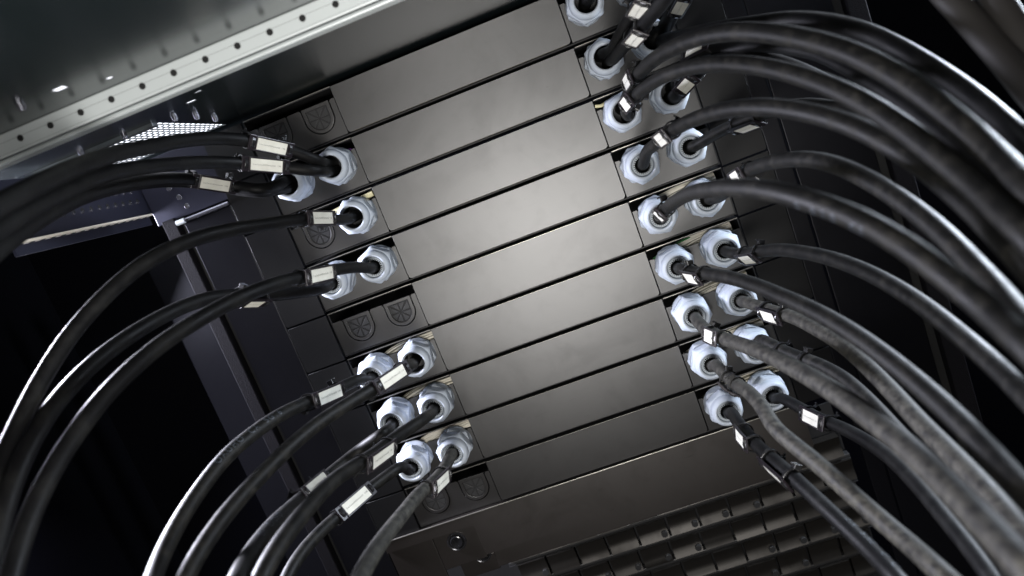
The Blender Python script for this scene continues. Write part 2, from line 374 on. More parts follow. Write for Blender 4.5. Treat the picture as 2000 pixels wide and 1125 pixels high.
def plug(parent, cx, dc):
    r = 12.4; dc += 2.2
    bm = bmesh.new(); prism(bm, [(cx - r, dc - 11.2)] + arc(cx, dc, r, 180, 0, 22) + [(cx + r, dc - 11.2)], 1.7, 3.0)
    pl = to_obj('blank_plug', bm, M['inner'], parent)
    bm = bmesh.new(); o = [(cx - r, dc - 11.4)] + arc(cx, dc, r, 180, 0, 28) + [(cx + r, dc - 11.4)]
    q = r - 2.9; i_ = [(cx - q, dc - 8.6)] + arc(cx, dc, q, 180, 0, 28) + [(cx + q, dc - 8.6)]
    for (P, Q, z) in ((o, i_, 0.5),):
        A = [bm.verts.new(V3((x, d, z))) for x, d in P]; B = [bm.verts.new(V3((x, d, z))) for x, d in Q]
        A2 = [bm.verts.new(V3((x, d, 2.0))) for x, d in P]; B2 = [bm.verts.new(V3((x, d, 1.75))) for x, d in Q]
        n = len(P)
        for k in range(n):
            j = (k + 1) % n
            bm.faces.new((A[k], A[j], B[j], B[k])); bm.faces.new((B[k], B[j], B2[j], B2[k])); bm.faces.new((A[j], A[k], A2[k], A2[j]))
    to_obj('plug_rim', bm, M['plate'], pl, 0.3)
    bm = bmesh.new(); q -= 0.9; c = Vector((cx, dc + 0.5, 1.3)); top = 7.9
    for k in range(8):
        a0 = -math.pi / 2 + k * math.pi / 4 + 0.09; a1 = a0 + math.pi / 4 - 0.18
        pts = []
        for t in range(5):
            a = a0 + (a1 - a0) * t / 4; dx, dd = math.cos(a), math.sin(a)
            L = q
            if dd < 0: L = min(L / max(abs(dx), 1e-3) if abs(dx) * top > q * -dd else top / -dd, 40)
            if dd < 0 and L * abs(dx) > q: L = q / abs(dx)
            pts.append((c.x + dx * L, c.y - 0.5 + dd * L))
        am = (a0 + a1) / 2
        pts.append((c.x + math.cos(am) * 1.3, c.y - 0.5 + math.sin(am) * 1.3))
        prism(bm, pts, 1.1, 1.72)
    to_obj('plug_sectors', bm, M['knockrib'], pl, 0.15)
def gland(parent, cx, cd, kind, tilt):
    rot = random.uniform(0, 1)
    bm = bmesh.new()
    lathe(bm, cx, cd, [(1.0, 15.2), (-0.6, hexr(14.4, 15.0)), (-1.4, hexr(14.4, 16.3)), (-6.6, hexr(14.4, 16.3)), (-7.8, hexr(14.4, 14.9)), (-7.9, 13.2), (-10.2, 13.2)], 72, 0, rot)
    g = to_obj('cable_gland', bm, M['gland'], parent, smooth=True, angle=28)
    rot2 = random.uniform(0, 1)
    bm = bmesh.new()
    inner = 8.9
    P = [(-10.0, 13.0), (-10.1, hexr(14.3, 14.9)), (-11.2, hexr(14.3, 16.4)), (-16.0, hexr(14.3, 16.4)), (-17.4, hexr(14.3, 15.4)), (-18.8, 14.3), (-19.3, 13.7), (-20.2, 13.5), (-22.5, 13.5), (-24.2, 13.2), (-25.6, 12.5), (-26.6, 11.5), (-27.1, 10.6),
         (-27.0, 9.9), (-26.3, 9.2), (-25.2, inner), (-22.5, inner)]
    lathe(bm, cx, cd, P, 72, 0, rot2)
    cap = to_obj('gland_cap', bm, M['gland_cap'], g, smooth=True, angle=28)
    bm = bmesh.new(); lathe(bm, cx, cd, [(-24.0, inner + 0.05), (-6, inner - 0.1), (-5, 0.1)], 32); to_obj('gland_bore', bm, M['bore'], g, smooth=True)
    if kind == 'tight':
        bm = bmesh.new()
        lathe(bm, cx, cd, [(-22.0, inner), (-24.6, 8.4), (-24.9, 7.9), (-24.0, 7.0), (-20, 6.6)], 48)
        for k in range(26):
            t = 2 * math.pi * k / 26; u = Vector((math.cos(t), math.sin(t), 0)); v = Vector((-math.sin(t), math.cos(t), 0))
            obox(bm, Vector((cx, cd, -24.5)) + u * 7.1, u, v, Vector((0, 0, 1)), 1.7, 0.75, 1.6)
        to_obj('clamp_teeth', bm, M['seal'], g)
    return g
def strands(parent, x0, x1, d0, n, mats, seed):
    rnd = random.Random(seed)
    groups = {}
    for k in range(n):
        f = k / n
        mt = mats[rnd.randrange(len(mats))]
        bm = groups.setdefault(mt, bmesh.new())
        s = rnd.uniform(-1.2, 1.2)
        pts = [Vector((x0 - 3, d0 + 24 - 12 * f + s, 10 + 4 * f)), Vector((x0 + (x1 - x0) * 0.25, d0 + 14 - 10 * f + s, 6 + 2 * f)), Vector((x0 + (x1 - x0) * 0.55, d0 + 8 - 6.5 * f + s * 0.6, 4.5 + 3 * f)), Vector((x1 + 2, d0 + 5 - 3.6 * f + s * 0.9 + 3.5 * rnd.random(), 4.5 + 4 * f))]
        tube(bm, spline(pts, 5), rnd.uniform(0.8, 1.15), 7)
    return [to_obj('wire_bundle', bm, M[mt], parent, smooth=True) for mt, bm in groups.items()]

enclosures = {}
for k in range(1, 10):
    d = rowd(k)
    e = empty('rack_enclosure', (100, d + 44, 0), ULAB[k], 'enclosure', 'stacked rack enclosures'); enclosures[k] = e
    # central cover, lower corners rounded
    pts = [(0.2, d + 0.3), (CW - 0.2, d + 0.3)] + arc(CW - 3.2, d + 37.4, 3, 0, 90, 6) + arc(3.2, d + 37.4, 3, 90, 180, 6)
    bm = bmesh.new(); prism(bm, pts, -0.6, 2.0); to_obj('front_cover', bm, M['cover'], e, 0.8, 3, smooth=True)
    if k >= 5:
        bm = bmesh.new(); box(bm, 0.6, CW - 0.6, d + 0.05, d + 0.42, -0.75, -0.2); to_obj('cover_edge_highlight', bm, M['edge'], e, 0.1)  # highlight along the top fold, put in as a bright metal strip
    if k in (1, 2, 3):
        bm = bmesh.new(); box(bm, 4, CW - 4, d + 40.25, d + 40.5, -0.72, -0.3); to_obj('cover_edge_highlight', bm, M['strand_dark'], e, 0.1)  # lit lower edge of the cover, put in as a lighter strip
    # tray body behind: floor, roof lip, partitions, dark interior
    bm = bmesh.new()
    box(bm, -81, 280, d + 0.2, d + 1.2, 1.0, 70); box(bm, -81, 280, d + 41.0, d + 42.0, 2.2, 70)
    box(bm, -81.4, -80.4, d + 0.2, d + 41.8, 1.2, 70); box(bm, 279.4, 280.4, d + 0.2, d + 41.8, 1.2, 70)
    box(bm, -80, 279, d + 1.3, d + 41, 68, 70)
    to_obj('tray', bm, M['inner'], e)
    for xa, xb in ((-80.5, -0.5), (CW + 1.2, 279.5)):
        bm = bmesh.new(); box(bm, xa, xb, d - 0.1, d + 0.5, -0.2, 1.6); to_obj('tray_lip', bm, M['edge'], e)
    # gland plates with U cut-outs
    for side, gx, xa, xb in (('L', GXL, -80.6, -0.7), ('R', GXR, CW + 0.9, 279.2)):
        cs = sorted(gx.values()); r = 13.3; top = d + 9.3; bot = d + 40.4; dc = d + 18.5
        pts = [(xa, bot), (xa, top)]
        tab_ = LEFT if side == 'L' else RIGHT
        for cx in cs:
            wh = 'inner' if gx['inner'] == cx else 'outer'; isplug = tab_[k][0 if wh == 'inner' else 1] is None
            dc = d + (20.7 if isplug else 18.5)
            pts += [(cx - r - 1.2, top), (cx - r, top + 1.4)] + [(x, y) for x, y in arc(cx, dc, r, 180, 0, 18)] + [(cx + r, top + 1.4), (cx + r + 1.2, top)]
        pts += [(xb, top), (xb, bot)]
        bm = bmesh.new(); prism(bm, pts, 0.9, 2.3)
        to_obj('gland_plate', bm, M['plate'], e)
        tab = LEFT if side == 'L' else RIGHT
        for w, kind in zip(('inner', 'outer'), tab[k]):
            cx = gx[w]
            if kind is None: plug(e, cx, d + 18.5)
            else: gland(e, cx, d + 17.6, kind, 0)
    # wires showing above the plates
    if k in (6, 7, 8): strands(e, -60, -2, d + 1.5, 22, ['strand', 'strand', 'strand_dark'], k)
    if k in (5, 6, 7): strands(e, 275 if 0 else 205, 272, d + 1.5, 26, ['strand', 'strand', 'strand_dark'], 20 + k)
    if k in (8, 9): strands(e, 205, 272, d + 1.5, 14, ['strand', 'strand_dark'], 20 + k)
    if k == 2:
        bm = bmesh.new(); tube(bm, spline([Vector((-40, d + 10, 6)), Vector((-20, d + 7.5, 5)), Vector((-6, d + 8.5, 6)), Vector((2, d + 12, 10))]), 0.9, 8); to_obj('violet_wire', bm, M['violet'], e, smooth=True)
    if k == 6:
        bm = bmesh.new(); tube(bm, spline([Vector((203, d + 10, 6)), Vector((218, d + 5.5, 5)), Vector((234, d + 3.5, 6)), Vector((250, d + 4, 10))]), 0.8, 8); to_obj('green_wire', bm, M['green'], e, smooth=True)
    if k == 3:
        bm = bmesh.new()
        pts = [Vector((-46, d + 9.0, 3.4)), Vector((-30, d + 7.2, 3.4)), Vector((-18, d + 6.4, 3.8)), Vector((-1.5, d + 5.0, 3.4))]
        tube(bm, spline(pts, 3), 2.4, 8); tube(bm, [p + Vector((6, 1.8, 2)) for p in spline(pts[:3], 3)], 1.3, 8)
        to_obj('brass_strip', bm, M['brass'], e, smooth=True)
        bm = bmesh.new(); tube(bm, spline([Vector((CW + 1, d + 5, 4)), Vector((CW + 6, d + 6.5, 4)), Vector((CW + 12, d + 5, 6))]), 1.4, 8); to_obj('brass_strip', bm, M['brass'], e, smooth=True)
    # mounting ears
    for x0, x1, f in ((-119.4, -82.2, 1), (280.9, 319.2, 0)):
        pts = [(x0, d + 0.4), (x1, d + 0.4)] + ([(x1, d + 43.2)] + arc(x0 + 2.5, d + 40.7, 2.5, 90, 180, 5) if f else arc(x1 - 2.5, d + 40.7, 2.5, 0, 90, 5) + [(x0, d + 43.2)])
        bm = bmesh.new(); prism(bm, pts, -2.0, 1.6); to_obj('mounting_ear', bm, M['ear'], e, 0.45, 2, smooth=True)

# lower blank panel
p10 = empty('blank_panel', (100, 280, 0), 'wide dark blank panel with a bright top edge below the ninth enclosure', 'panel')
d = rowd(10)
bm = bmesh.new(); prism(bm, [(-120, d - 2.5), (281, d - 2.5)] + arc(278, d + 38, 3, 0, 90, 5) + [(-32, d + 41), (-32, d + 9), (-120, d + 9)], -4.0, 1.0)
to_obj('panel_sheet', bm, M['lower'], p10, 0)
bm = bmesh.new(); box(bm, -120, 280.5, d - 2.9, d - 1.9, -4.5, -3.4); to_obj('bright_edge', bm, M['edge'], p10, 0.3)
bm = bmesh.new(); box(bm, -26, 276, d + 41.3, d + 58, -1.5, 2); to_obj('lower_fold', bm, M['lower'], p10, 0.6)
bm = bmesh.new(); box(bm, -75, -32.6, d + 9.5, d + 45, -1.2, 3); box(bm, -120, -76, d + 9.5, d + 60, 0.5, 3); box(bm, -62, -27, d + 45.5, d + 63, 4, 6)
to_obj('side_block', bm, M['lower'], p10, 0.5)
for x, dd, z in ((-54, d + 20, -1.6), (-38, d + 42, 3.6)):
    bm = bmesh.new(); lathe(bm, x, dd, [(z + 0.3, 9.2), (z - 1.0, 9.2), (z - 1.6, 8.6), (z - 1.2, 7.6), (z - 0.4, 7.3)], 40); lk = to_obj('quarter_turn_lock', bm, M['lockring'], p10, smooth=True)
    bm = bmesh.new(); lathe(bm, x, dd, [(z - 0.4, 7.2), (z - 0.5, 6.6), (z - 2.2, 6.0), (z - 2.6, 5.2), (z - 2.4, 4.4), (z - 1.8, 0.05)], 40); to_obj('lock_core', bm, M['lens'], lk, smooth=True)
# tiled organiser lower down, set back
OD0 = 309.0
org = empty('tiled_organiser', (150, 460, 60), 'dark organiser with rows of small blank tiles below the wide blank panel', 'organiser')
bmS = None
for r_ in range(6):
    d0 = OD0 + r_ * 27.0
    bm = bmesh.new(); box(bm, -40, 330, d0 + 19.6, d0 + 23.6, 83.5, 92); to_obj('shelf', bm, M['knock'], org, 0.8)
    bm = bmesh.new(); box(bm, -40, 330, d0 + 23.7, d0 + 24.0, 82.8, 84); to_obj('shelf_edge', bm, M['knockrib'], org)
    for c_ in range(11):
        x0 = -36 + c_ * 33 + (r_ % 2) * 5
        w = 30.2; tz = random.uniform(-2, 2); sag = random.uniform(1.5, 5)
        bm = bmesh.new(); N_ = 7     # slightly dished tile face
        front = [(d0 - 3 + 22 * q / N_, 80.5 + tz * .5 + sag * .7 * math.sin(math.pi * q / N_) + random.uniform(-.3, .3)) for q in range(N_ + 1)]
        va = [bm.verts.new(V3((x0, a, b_))) for a, b_ in front]; vb = [bm.verts.new(V3((x0 + w, a, b_))) for a, b_ in front]
        for q in range(N_): bm.faces.new((va[q], va[q + 1], vb[q + 1], vb[q]))
        vc = [bm.verts.new(V3((x, a, 92))) for x, a in ((x0, front[0][0]), (x0, front[-1][0]), (x0 + w, front[-1][0]), (x0 + w, front[0][0]))]
        bm.faces.new([va[0], vc[0], vc[1]] + va[:0:-1]); bm.faces.new([vb[0]] + vb[1:] + [vc[2], vc[3]]); bm.faces.new((va[0], vb[0], vc[3], vc[0])); bm.faces.new((va[-1], vc[1], vc[2], vb[-1]))
        t = to_obj('blank_tile', bm, M['tile'], org, 0, smooth=True, angle=40)
        if (c_ * 5 + r_ * 3) % 7 in (0, 2, 3, 5):
            bm = bmesh.new(); disc(bm, (x0 + 26, d0 + 13.5, 81 + tz * .5), (0, 0, 1), 3.4, 3.4, 18); to_obj('tile_knob', bm, M['knockrib'], t, 0.4)
bm = bmesh.new(); box(bm, -120, 330, 275, 600, 96, 98); to_obj('back_sheet', bm, M['inner'], org)

# ------------------------------------------------------------------ cables
def gp(side, row, which):
    gx = (GXL if side == 'L' else GXR)[which]; return gx, rowd(row) + 17.6
TXT = ['Crea.ConnectND/Network05   1 M8', 'Crea.ConnectND/Network06   1 M8', 'Crea.ConnectND/Network01   4 M8', 'Crea.ConnectND/Network02   1.18']
ti = [0]
def label_holder(root, samples, r, u, v, roll, L=22.0, H=9.6, shift=0.0):
    L *= 1.5 if u < 900 else 1.2; H *= 0.86
    best = min(range(2, len(samples) - 2), key=lambda i: (px(samples[i]) - Vector((u, v))).length)
    P = samples[best]; T = (samples[best + 2] - samples[best - 2]).normalized()
    if (px(P + T * 5) - px(P)).x < 0: T = -T
    toc = (CAM - P); N = (toc - T * toc.dot(T)).normalized(); B = T.cross(N)
    if (px(P + B * 5) - px(P)).y > 0: B = -B
    a = math.radians(roll); N2 = N * math.cos(a) - B * math.sin(a); B2 = B * math.cos(a) + N * math.sin(a)
    C = P + N2 * (r + 1.3)
    bm = bmesh.new(); HL = L + 13
    obox(bm, C, T, B2, N2, HL, H + 2.6, 1.2)
    for s in (-1, 1):
        obox(bm, C + B2 * s * (H / 2 + 0.7) + N2 * 0.9, T, B2, N2, L + 3, 1.2, 0.9)
        obox(bm, C + T * s * (L / 2 + 0.9) + N2 * 0.9, T, B2, N2, 0.9, H, 0.9)
    h = to_obj('label_holder', bm, M['holder'], root, 0.25)
    bm = bmesh.new(); obox(bm, C + N2 * 0.85, T, B2, N2, L, H, 0.25); to_obj('paper_label', bm, M['paper'], h)
    for s in (-1, 1):
        bm = bmesh.new(); obox(bm, C + T * s * (L / 2 + 3.8) + N2 * 0.75, T, B2, N2, 0.9, H * 0.42, 0.5); to_obj('holder_slot', bm, M['screw'], h)
    # printed line
    cu = bpy.data.curves.new('print', 'FONT'); cu.body = TXT[ti[0] % 4]; ti[0] += 1
    cu.size = 1.75 * MM; cu.align_x = 'CENTER'; cu.align_y = 'CENTER'
    to = bpy.data.objects.new('print_tmp', cu); COL.objects.link(to)
    dg = bpy.context.evaluated_depsgraph_get(); me = bpy.data.meshes.new_from_object(to.evaluated_get(dg))
    bpy.data.objects.remove(to)
    wx = (W(T)).normalized(); wy = W(B2).normalized(); wz = W(N2).normalized()
    if wx.cross(wy).dot(wz) < 0: wy = wy
    width = max((q.co.x for q in me.vertices), default=1) * 2; s = min(1.0, (L - 3) * MM / max(width, 1e-6))
    for q in me.vertices:
        q.co = W(C + N2 * 1.05) + wx * q.co.x * s + wy * (q.co.y * s)
    me.materials.clear(); me.materials.append(M['ink'])
    t = bpy.data.objects.new('printed_text', me); COL.objects.link(t); t.parent = h
    # ties
    for s in (-1, 1):
        Q = C + T * s * (L / 2 + 3.4) - N2 * (r + 1.3)
        bm = bmesh.new(); ring = []
        n = 28
        for k in range(n):
            t_ = 2 * math.pi * k / n; dvec = N2 * math.cos(t_) + B2 * math.sin(t_)
            rr = r + 0.3 + (2.2 * max(0, math.cos(t_)) ** 3)
            ring.append([bm.verts.new(V3(Q + T * a_ + dvec * (rr + b_))) for a_, b_ in ((-1.2, 0), (1.2, 0), (1.2, 1.0), (-1.2, 1.0))])
        for k in range(n):
            A, Bq = ring[k], ring[(k + 1) % n]
            for j in range(4): bm.faces.new((A[j], A[(j + 1) % 4], Bq[(j + 1) % 4], Bq[j]))
        ang = random.choice((2.0, 2.6, -2.2, -2.7)) + random.uniform(-.2, .2); dv = N2 * math.cos(ang) + B2 * math.sin(ang); sv = T.cross(dv)
        obox(bm, Q + dv * (r + 2.2), T, sv, dv, 4.2, 4.4, 3.2)
        obox(bm, Q + dv * (r + 3.6) + sv * 2.5, T, sv, dv, 1.6, 3.0, 1.0)
        to_obj('cable_tie', bm, M['tie'], root, 0.15)
CABLES = []
def jacket_print(root, S, r, u, v, text, roll, size):
    """faint lettering wrapped round the jacket"""
    cu = bpy.data.curves.new('print', 'FONT'); cu.body = text; cu.size = size; cu.align_y = 'CENTER'; cu.space_character = 1.3
    to = bpy.data.objects.new('print_tmp', cu); COL.objects.link(to)
    dg = bpy.context.evaluated_depsgraph_get(); me = bpy.data.meshes.new_from_object(to.evaluated_get(dg)); bpy.data.objects.remove(to)
    b0 = min(range(2, len(S) - 2), key=lambda i: (px(S[i]) - Vector((u, v))).length)
    sgn = 1 if px(S[b0 + 2]).x > px(S[b0 - 2]).x else -1
    for q in me.vertices:
        x, y = q.co.x, q.co.y; i = b0; rem = x
        while i + sgn > 1 and i + sgn < len(S) - 2 and rem > (S[i + sgn] - S[i]).length: rem -= (S[i + sgn] - S[i]).length; i += sgn
        T = (S[i + sgn] - S[i]).normalized(); P = S[i] + T * rem
        N = CAM - P; N = (N - T * N.dot(T)).normalized(); B = T.cross(N)
        if (px(P + B * 5) - px(P)).y > 0: B = -B
        a = math.radians(roll) + y / r
        q.co = W(P + (N * math.cos(a) + B * math.sin(a)) * (r + 0.06))
    me.materials.clear(); me.materials.append(M['print'])
    t = bpy.data.objects.new('jacket_print', me); COL.objects.link(t); t.parent = root; t.matrix_parent_inverse = Matrix.Translation(-PLOC[root.name])
def cable(label, g, pts, w0, mat='rub_mid', labels=(), off=(0, 0), D=None, prints=()):
    """g = (side,row,which) gland it enters; pts = list of (u, v, apparent width)"""
    D = D or w0 * 595 / FPX
    P = []
    if g:
        gx, gd = gp(*g); gx += off[0]; gd += off[1]
        P += [Vector((gx, gd, -6)), Vector((gx, gd, -20)), Vector((gx, gd, -29))]
    # smooth the apparent widths (hence the depths) along the run
    acc = [0.0]
    for a, b_ in zip(pts, pts[1:]): acc.append(acc[-1] + math.hypot(b_[0] - a[0], b_[1] - a[1]))
    if len(pts) > 5:
        co = np.polyfit(acc, [p[2] for p in pts], 3); ws = [float(np.polyval(co, a)) for a in acc]
    else: ws = [p[2] for p in pts]
    (u0, v0, _), (u1, v1, _) = pts[-2:]
    for (u, v, _), w in zip(pts, ws): P.append(at(u, v, min(FPX * D / w, 588)))
    # a little further out of the picture, then down the cable channel at the side of the cabinet
    zl = FPX * D / ws[-1]
    P.append(at(u1 + 1.6 * (u1 - u0), v1 + 1.6 * (v1 - v0), zl * 0.97))
    q = px(P[-1]); j_ = len(CABLES) * 5.0
    if q.x > 2040: P += [Vector((560 + j_ % 60, 170 + j_ % 90, -300)), Vector((620 - j_ % 50, 380, -240)), Vector((610 - j_ % 60, 610, -200))]
    elif q.x < -30: P += [Vector((-330 - j_ % 40, 240 + j_ % 60, -330)), Vector((-370, 420, -280)), Vector((-360 - j_ % 40, 612, -240))]
    elif q.y > 1150: P += [P[-1] * 0.5 + Vector((-60 if q.x < 1000 else 420, 520, -300)) * 0.5 + Vector((0, 60, 0)), Vector((-120 - j_ % 120 if q.x < 1000 else 430 + j_ % 90, 612, -260))]
    else: P += [P[-1] + Vector((120, -10, 10)), Vector((560 + j_ % 60, 60, -230)), Vector((620 - j_ % 60, 360, -220)), Vector((600, 610, -200))]
    S = spline(P, 4)
    # smooth the depth a little
    for _ in range(6):
        S = [S[0], S[1], S[2]] + [S[i] * 0.5 + (S[i - 1] + S[i + 1]) * 0.25 for i in range(3, len(S) - 1)] + [S[-1]]
    base = S[-1]
    root = empty('power_cable', base, label, 'cable', 'black cables with paper labels')
    bm = bmesh.new(); tube(bm, S, D / 2 * (0.84 if g and g[:2] == ('L', 2) else 0.88), 22); to_obj('cable_jacket', bm, M[mat], root, smooth=True, angle=80)
    for lb in labels: label_holder(root, S, D / 2 * 0.93, *lb)
    for pr in prints: jacket_print(root, S, D / 2 * 0.90, *pr)
    CABLES.append((label, S))
    n_out = None
    for i, p_ in enumerate(S):
        q = px(p_)
        if not (-20 < q.x < 2020 and -20 < q.y < 1145): n_out = n_out or i
        elif n_out and i > n_out + 3: break
    return root

# ---- left side
cable('upper of the twin black cables leaving the second enclosure, paper label sloping down right', ('L', 2, 'inner'),
      [(615, 312, 27.0), (575, 296, 27.4), (530, 284, 28.6), (470, 273, 30.1), (430, 270, 31.7), (360, 274, 33.2), (300, 285, 34.8), (230, 299, 37.9), (160, 322, 41.8), (90, 352, 46.5), (20, 388, 52.7), (-70, 440, 60.5), (-180, 520, 69.9)], 26, 'rub_clean', [(522, 283, 5, 16.5)], (-2, -3))
cable('lower of the twin black cables leaving the second enclosure, label almost level', ('L', 2, 'inner'),
      [(612, 333, 27.0), (575, 329, 27.4), (522, 323, 28.6), (470, 319, 30.1), (400, 317, 30.9), (330, 321, 33.2), (270, 328, 34.8), (200, 341, 38.7), (140, 365, 41.8), (80, 395, 45.7), (20, 430, 51.2), (-60, 490, 59.0), (-160, 580, 68.3)], 26, 'rub_clean', [(514, 322, 0, 16.5)], (-2, 3))
cable('black cable from the outer gland of the second enclosure, label at the perforated bar', ('L', 2, 'outer'),
      [(510, 371, 28.0), (465, 365, 28.4), (410, 355, 29.2), (350, 349, 30.3), (290, 352, 32.7), (230, 361, 35.0), (160, 380, 38.9), (100, 410, 42.8), (40, 448, 48.3), (-30, 505, 54.5), (-120, 600, 62.3)], 27, 'rub_clean', [(411, 355, 10, 15)], (0, -2))
cable('unlabelled black cable tucked under its neighbour at the outer second gland', ('L', 2, 'outer'),
      [(510, 376, 26.5), (465, 371, 26.8), (410, 361, 27), (350, 354, 28.3), (290, 356, 30.5), (230, 365, 32.5), (160, 385, 36), (100, 415, 39.5), (40, 453, 44), (-30, 510, 49.5), (-120, 606, 56)], 26, 'rub_clean', [], (0, 3))
cable('black cable with crumpled bright label arching from the only left gland of the third enclosure', ('L', 3, 'inner'),
      [(655, 430, 25), (615, 427, 27), (570, 431, 28), (520, 438, 30), (450, 449, 32), (390, 463, 33), (330, 487, 34), (265, 525, 36), (200, 583, 37), (140, 650, 38), (90, 725, 39), (50, 800, 40), (10, 885, 42), (-25, 970, 44)], 24, 'rub_clean', [(612, 427, -5, 20)])
cable('black cable from the outer fourth left gland, only a white label tip peeking below', ('L', 4, 'outer'),
      [(620, 566, 27), (570, 573, 27), (520, 577, 28), (470, 577, 29), (415, 581, 31), (350, 602, 33), (290, 633, 35), (240, 665, 37), (180, 712, 39), (125, 768, 40), (80, 830, 42), (40, 905, 44), (10, 985, 46), (-10, 1070, 48)], 25, 'rub_clean', [(487, 580, 62, 9)])
cable('black cable from the inner fourth left gland, lowest of the three long left arcs', ('L', 4, 'inner'),
      [(695, 522, 25), (655, 527, 26.5), (612, 537, 29), (560, 548, 31), (500, 568, 33), (440, 595, 35), (380, 629, 36), (320, 668, 38), (255, 722, 40), (195, 784, 42), (145, 850, 43), (95, 930, 45), (55, 1015, 47), (28, 1100, 49), (5, 1190, 51)], 24, 'rub_clean', [(612, 538, 8, 20)])
cable('scuffed cable from the outer sixth left gland, outermost of the lower left arcs', ('L', 6, 'outer'),
      [(700, 742, 26), (670, 755, 26.5), (630, 774, 28), (590, 790, 30), (545, 812, 32), (495, 846, 33.5), (440, 893, 34.5), (395, 950, 36), (355, 1010, 38), (320, 1075, 41), (295, 1140, 44), (275, 1200, 46)], 24.5, 'rub_mid', [(630, 774, 10, 20)], prints=[(420, 915, 'OAUHO  CA  5G16', 25, 5.5)])
cable('cable from the inner sixth left gland, its label crossing the pale gland beside it', ('L', 6, 'inner'),
      [(790, 717, 27), (755, 741, 28.5), (720, 764, 30), (675, 792, 31), (625, 824, 32), (570, 869, 34), (520, 918, 36), (470, 970, 38), (425, 1025, 40), (385, 1085, 42), (355, 1140, 44), (325, 1210, 46)], 25, 'rub_mid', [(753, 742, 10, 18)])
cable('cable from the outer seventh left gland, long label partly hidden by its neighbour', ('L', 7, 'outer'),
      [(745, 848, 25.5), (705, 876, 26), (660, 912, 26.5), (612, 953, 28), (575, 985, 30), (535, 1022, 34), (500, 1065, 38), (472, 1110, 42), (450, 1160, 45)], 24, 'rub_mid', [(610, 955, 0, 23)], prints=[(505, 1060, 'OH   CAOHO', 15, 6)])
cable('cable from the inner left gland of the seventh enclosure, narrow slanting label half turned away', ('L', 7, 'inner'),
      [(825, 820, 27), (795, 840, 28), (765, 860, 29), (730, 888, 31), (690, 912, 33), (650, 940, 35), (610, 982, 38), (570, 1030, 41), (535, 1080, 43), (508, 1130, 45), (480, 1200, 47)], 25, 'rub_mid', [(733, 892, 38, 22)])
cable('thin cable from the outer eighth left gland, clean unhidden label on black', ('L', 8, 'outer'),
      [(775, 915, 25), (745, 937, 25.5), (715, 960, 26), (687, 986, 27), (650, 1016, 28), (618, 1046, 29), (590, 1078, 30), (566, 1115, 31), (545, 1165, 32)], 24, 'rub_mid', [(687, 985, 0, 19)])
cable('dusty cable running straight down from the inner left gland of the eighth enclosure', ('L', 8, 'inner'),
      [(880, 890, 26), (868, 915, 27), (850, 938, 28), (820, 963, 30), (790, 1000, 33), (758, 1040, 36), (728, 1082, 39), (704, 1125, 42), (675, 1190, 46)], 24, 'rub_dusty', [(848, 944, 40, 18)])

# ---- right side
cable('black cable leaving the topmost right inner gland upward', ('R', 1, 'inner'), [(1166, -20, 30), (1185, -70, 33), (1230, -150, 40)], 28, 'rub_clean')
cable('black cable leaving the topmost outer gland at the upper edge', ('R', 1, 'outer'), [(1250, -60, 30), (1280, -120, 34), (1330, -200, 40)], 26, 'rub_clean')
cable('black cable rising from the second right inner gland with the wider of two upright labels', ('R', 2, 'inner'),
      [(1194, 118, 26), (1212, 98, 28), (1232, 75, 30), (1258, 45, 32), (1290, 8, 35), (1320, -35, 38), (1370, -110, 44)], 25, 'rub_clean', [(1250, 62, 22, 18)], (2, 3))
cable('black cable rising from the second right inner gland, label cut by the picture top', ('R', 2, 'inner'),
      [(1190, 103, 26), (1205, 80, 28), (1225, 45, 30), (1250, 5, 33), (1275, -35, 36), (1320, -110, 42)], 25, 'rub_clean', [(1254, 2, 15, 18)], (-2, -3))
cable('thick black cable rising from the second right outer gland to the top edge', ('R', 2, 'outer'),
      [(1294, 62, 34), (1308, 35, 35), (1325, 5, 37), (1345, -30, 39), (1390, -100, 45)], 33, 'rub_clean', [(1336, 0, 20, 16)])
cable('uppermost right cable arching over all the others with a bright upper edge', ('R', 2, 'outer'),
      [(1305, 75, 26), (1350, 66, 30), (1410, 54, 33), (1470, 46, 35), (1540, 38, 37), (1610, 42, 39), (1680, 58, 41), (1750, 90, 43), (1830, 138, 46), (1910, 195, 50), (1990, 265, 54), (2080, 350, 60)], 25, 'rub_clean', [], (3, 4))
cable('thick right cable just under the uppermost arc, thin slanting label near the third gland', ('R', 3, 'inner'),
      [(1222, 198, 26), (1232, 170, 28), (1250, 142, 30), (1280, 114, 33), (1320, 91, 36), (1370, 72, 39), (1430, 62, 42), (1500, 64, 45), (1570, 76, 48), (1640, 95, 51), (1710, 125, 53), (1790, 173, 56), (1870, 236, 60), (1950, 310, 66), (2060, 420, 74)], 26, 'rub_mid', [(1243, 152, -35, 17)], (0, -3))
cable('grey brown cable from the third right inner gland, small square label by the gland mouth', ('R', 3, 'inner'),
      [(1222, 218, 25), (1236, 193, 28), (1262, 170, 30), (1300, 147, 32), (1350, 131, 35), (1410, 124, 38), (1480, 129, 40), (1550, 144, 43), (1620, 168, 46), (1700, 207, 50), (1780, 262, 54), (1860, 325, 58), (1940, 395, 63), (2030, 480, 70)], 24, 'rub_mid', [(1238, 195, -15, 13)], (2, 4))
cable('black cable from the third right outer gland, whose small label is tilted into a diamond', ('R', 3, 'outer'),
      [(1326, 180, 30), (1342, 160, 31), (1365, 135, 32), (1400, 118, 33), (1460, 110, 34), (1530, 125, 36), (1620, 165, 38), (1700, 205, 40), (1780, 240, 42), (1860, 284, 44), (1940, 335, 47), (2040, 410, 52)], 28, 'rub_clean', [(1350, 152, 10, 11)], (0, 3))
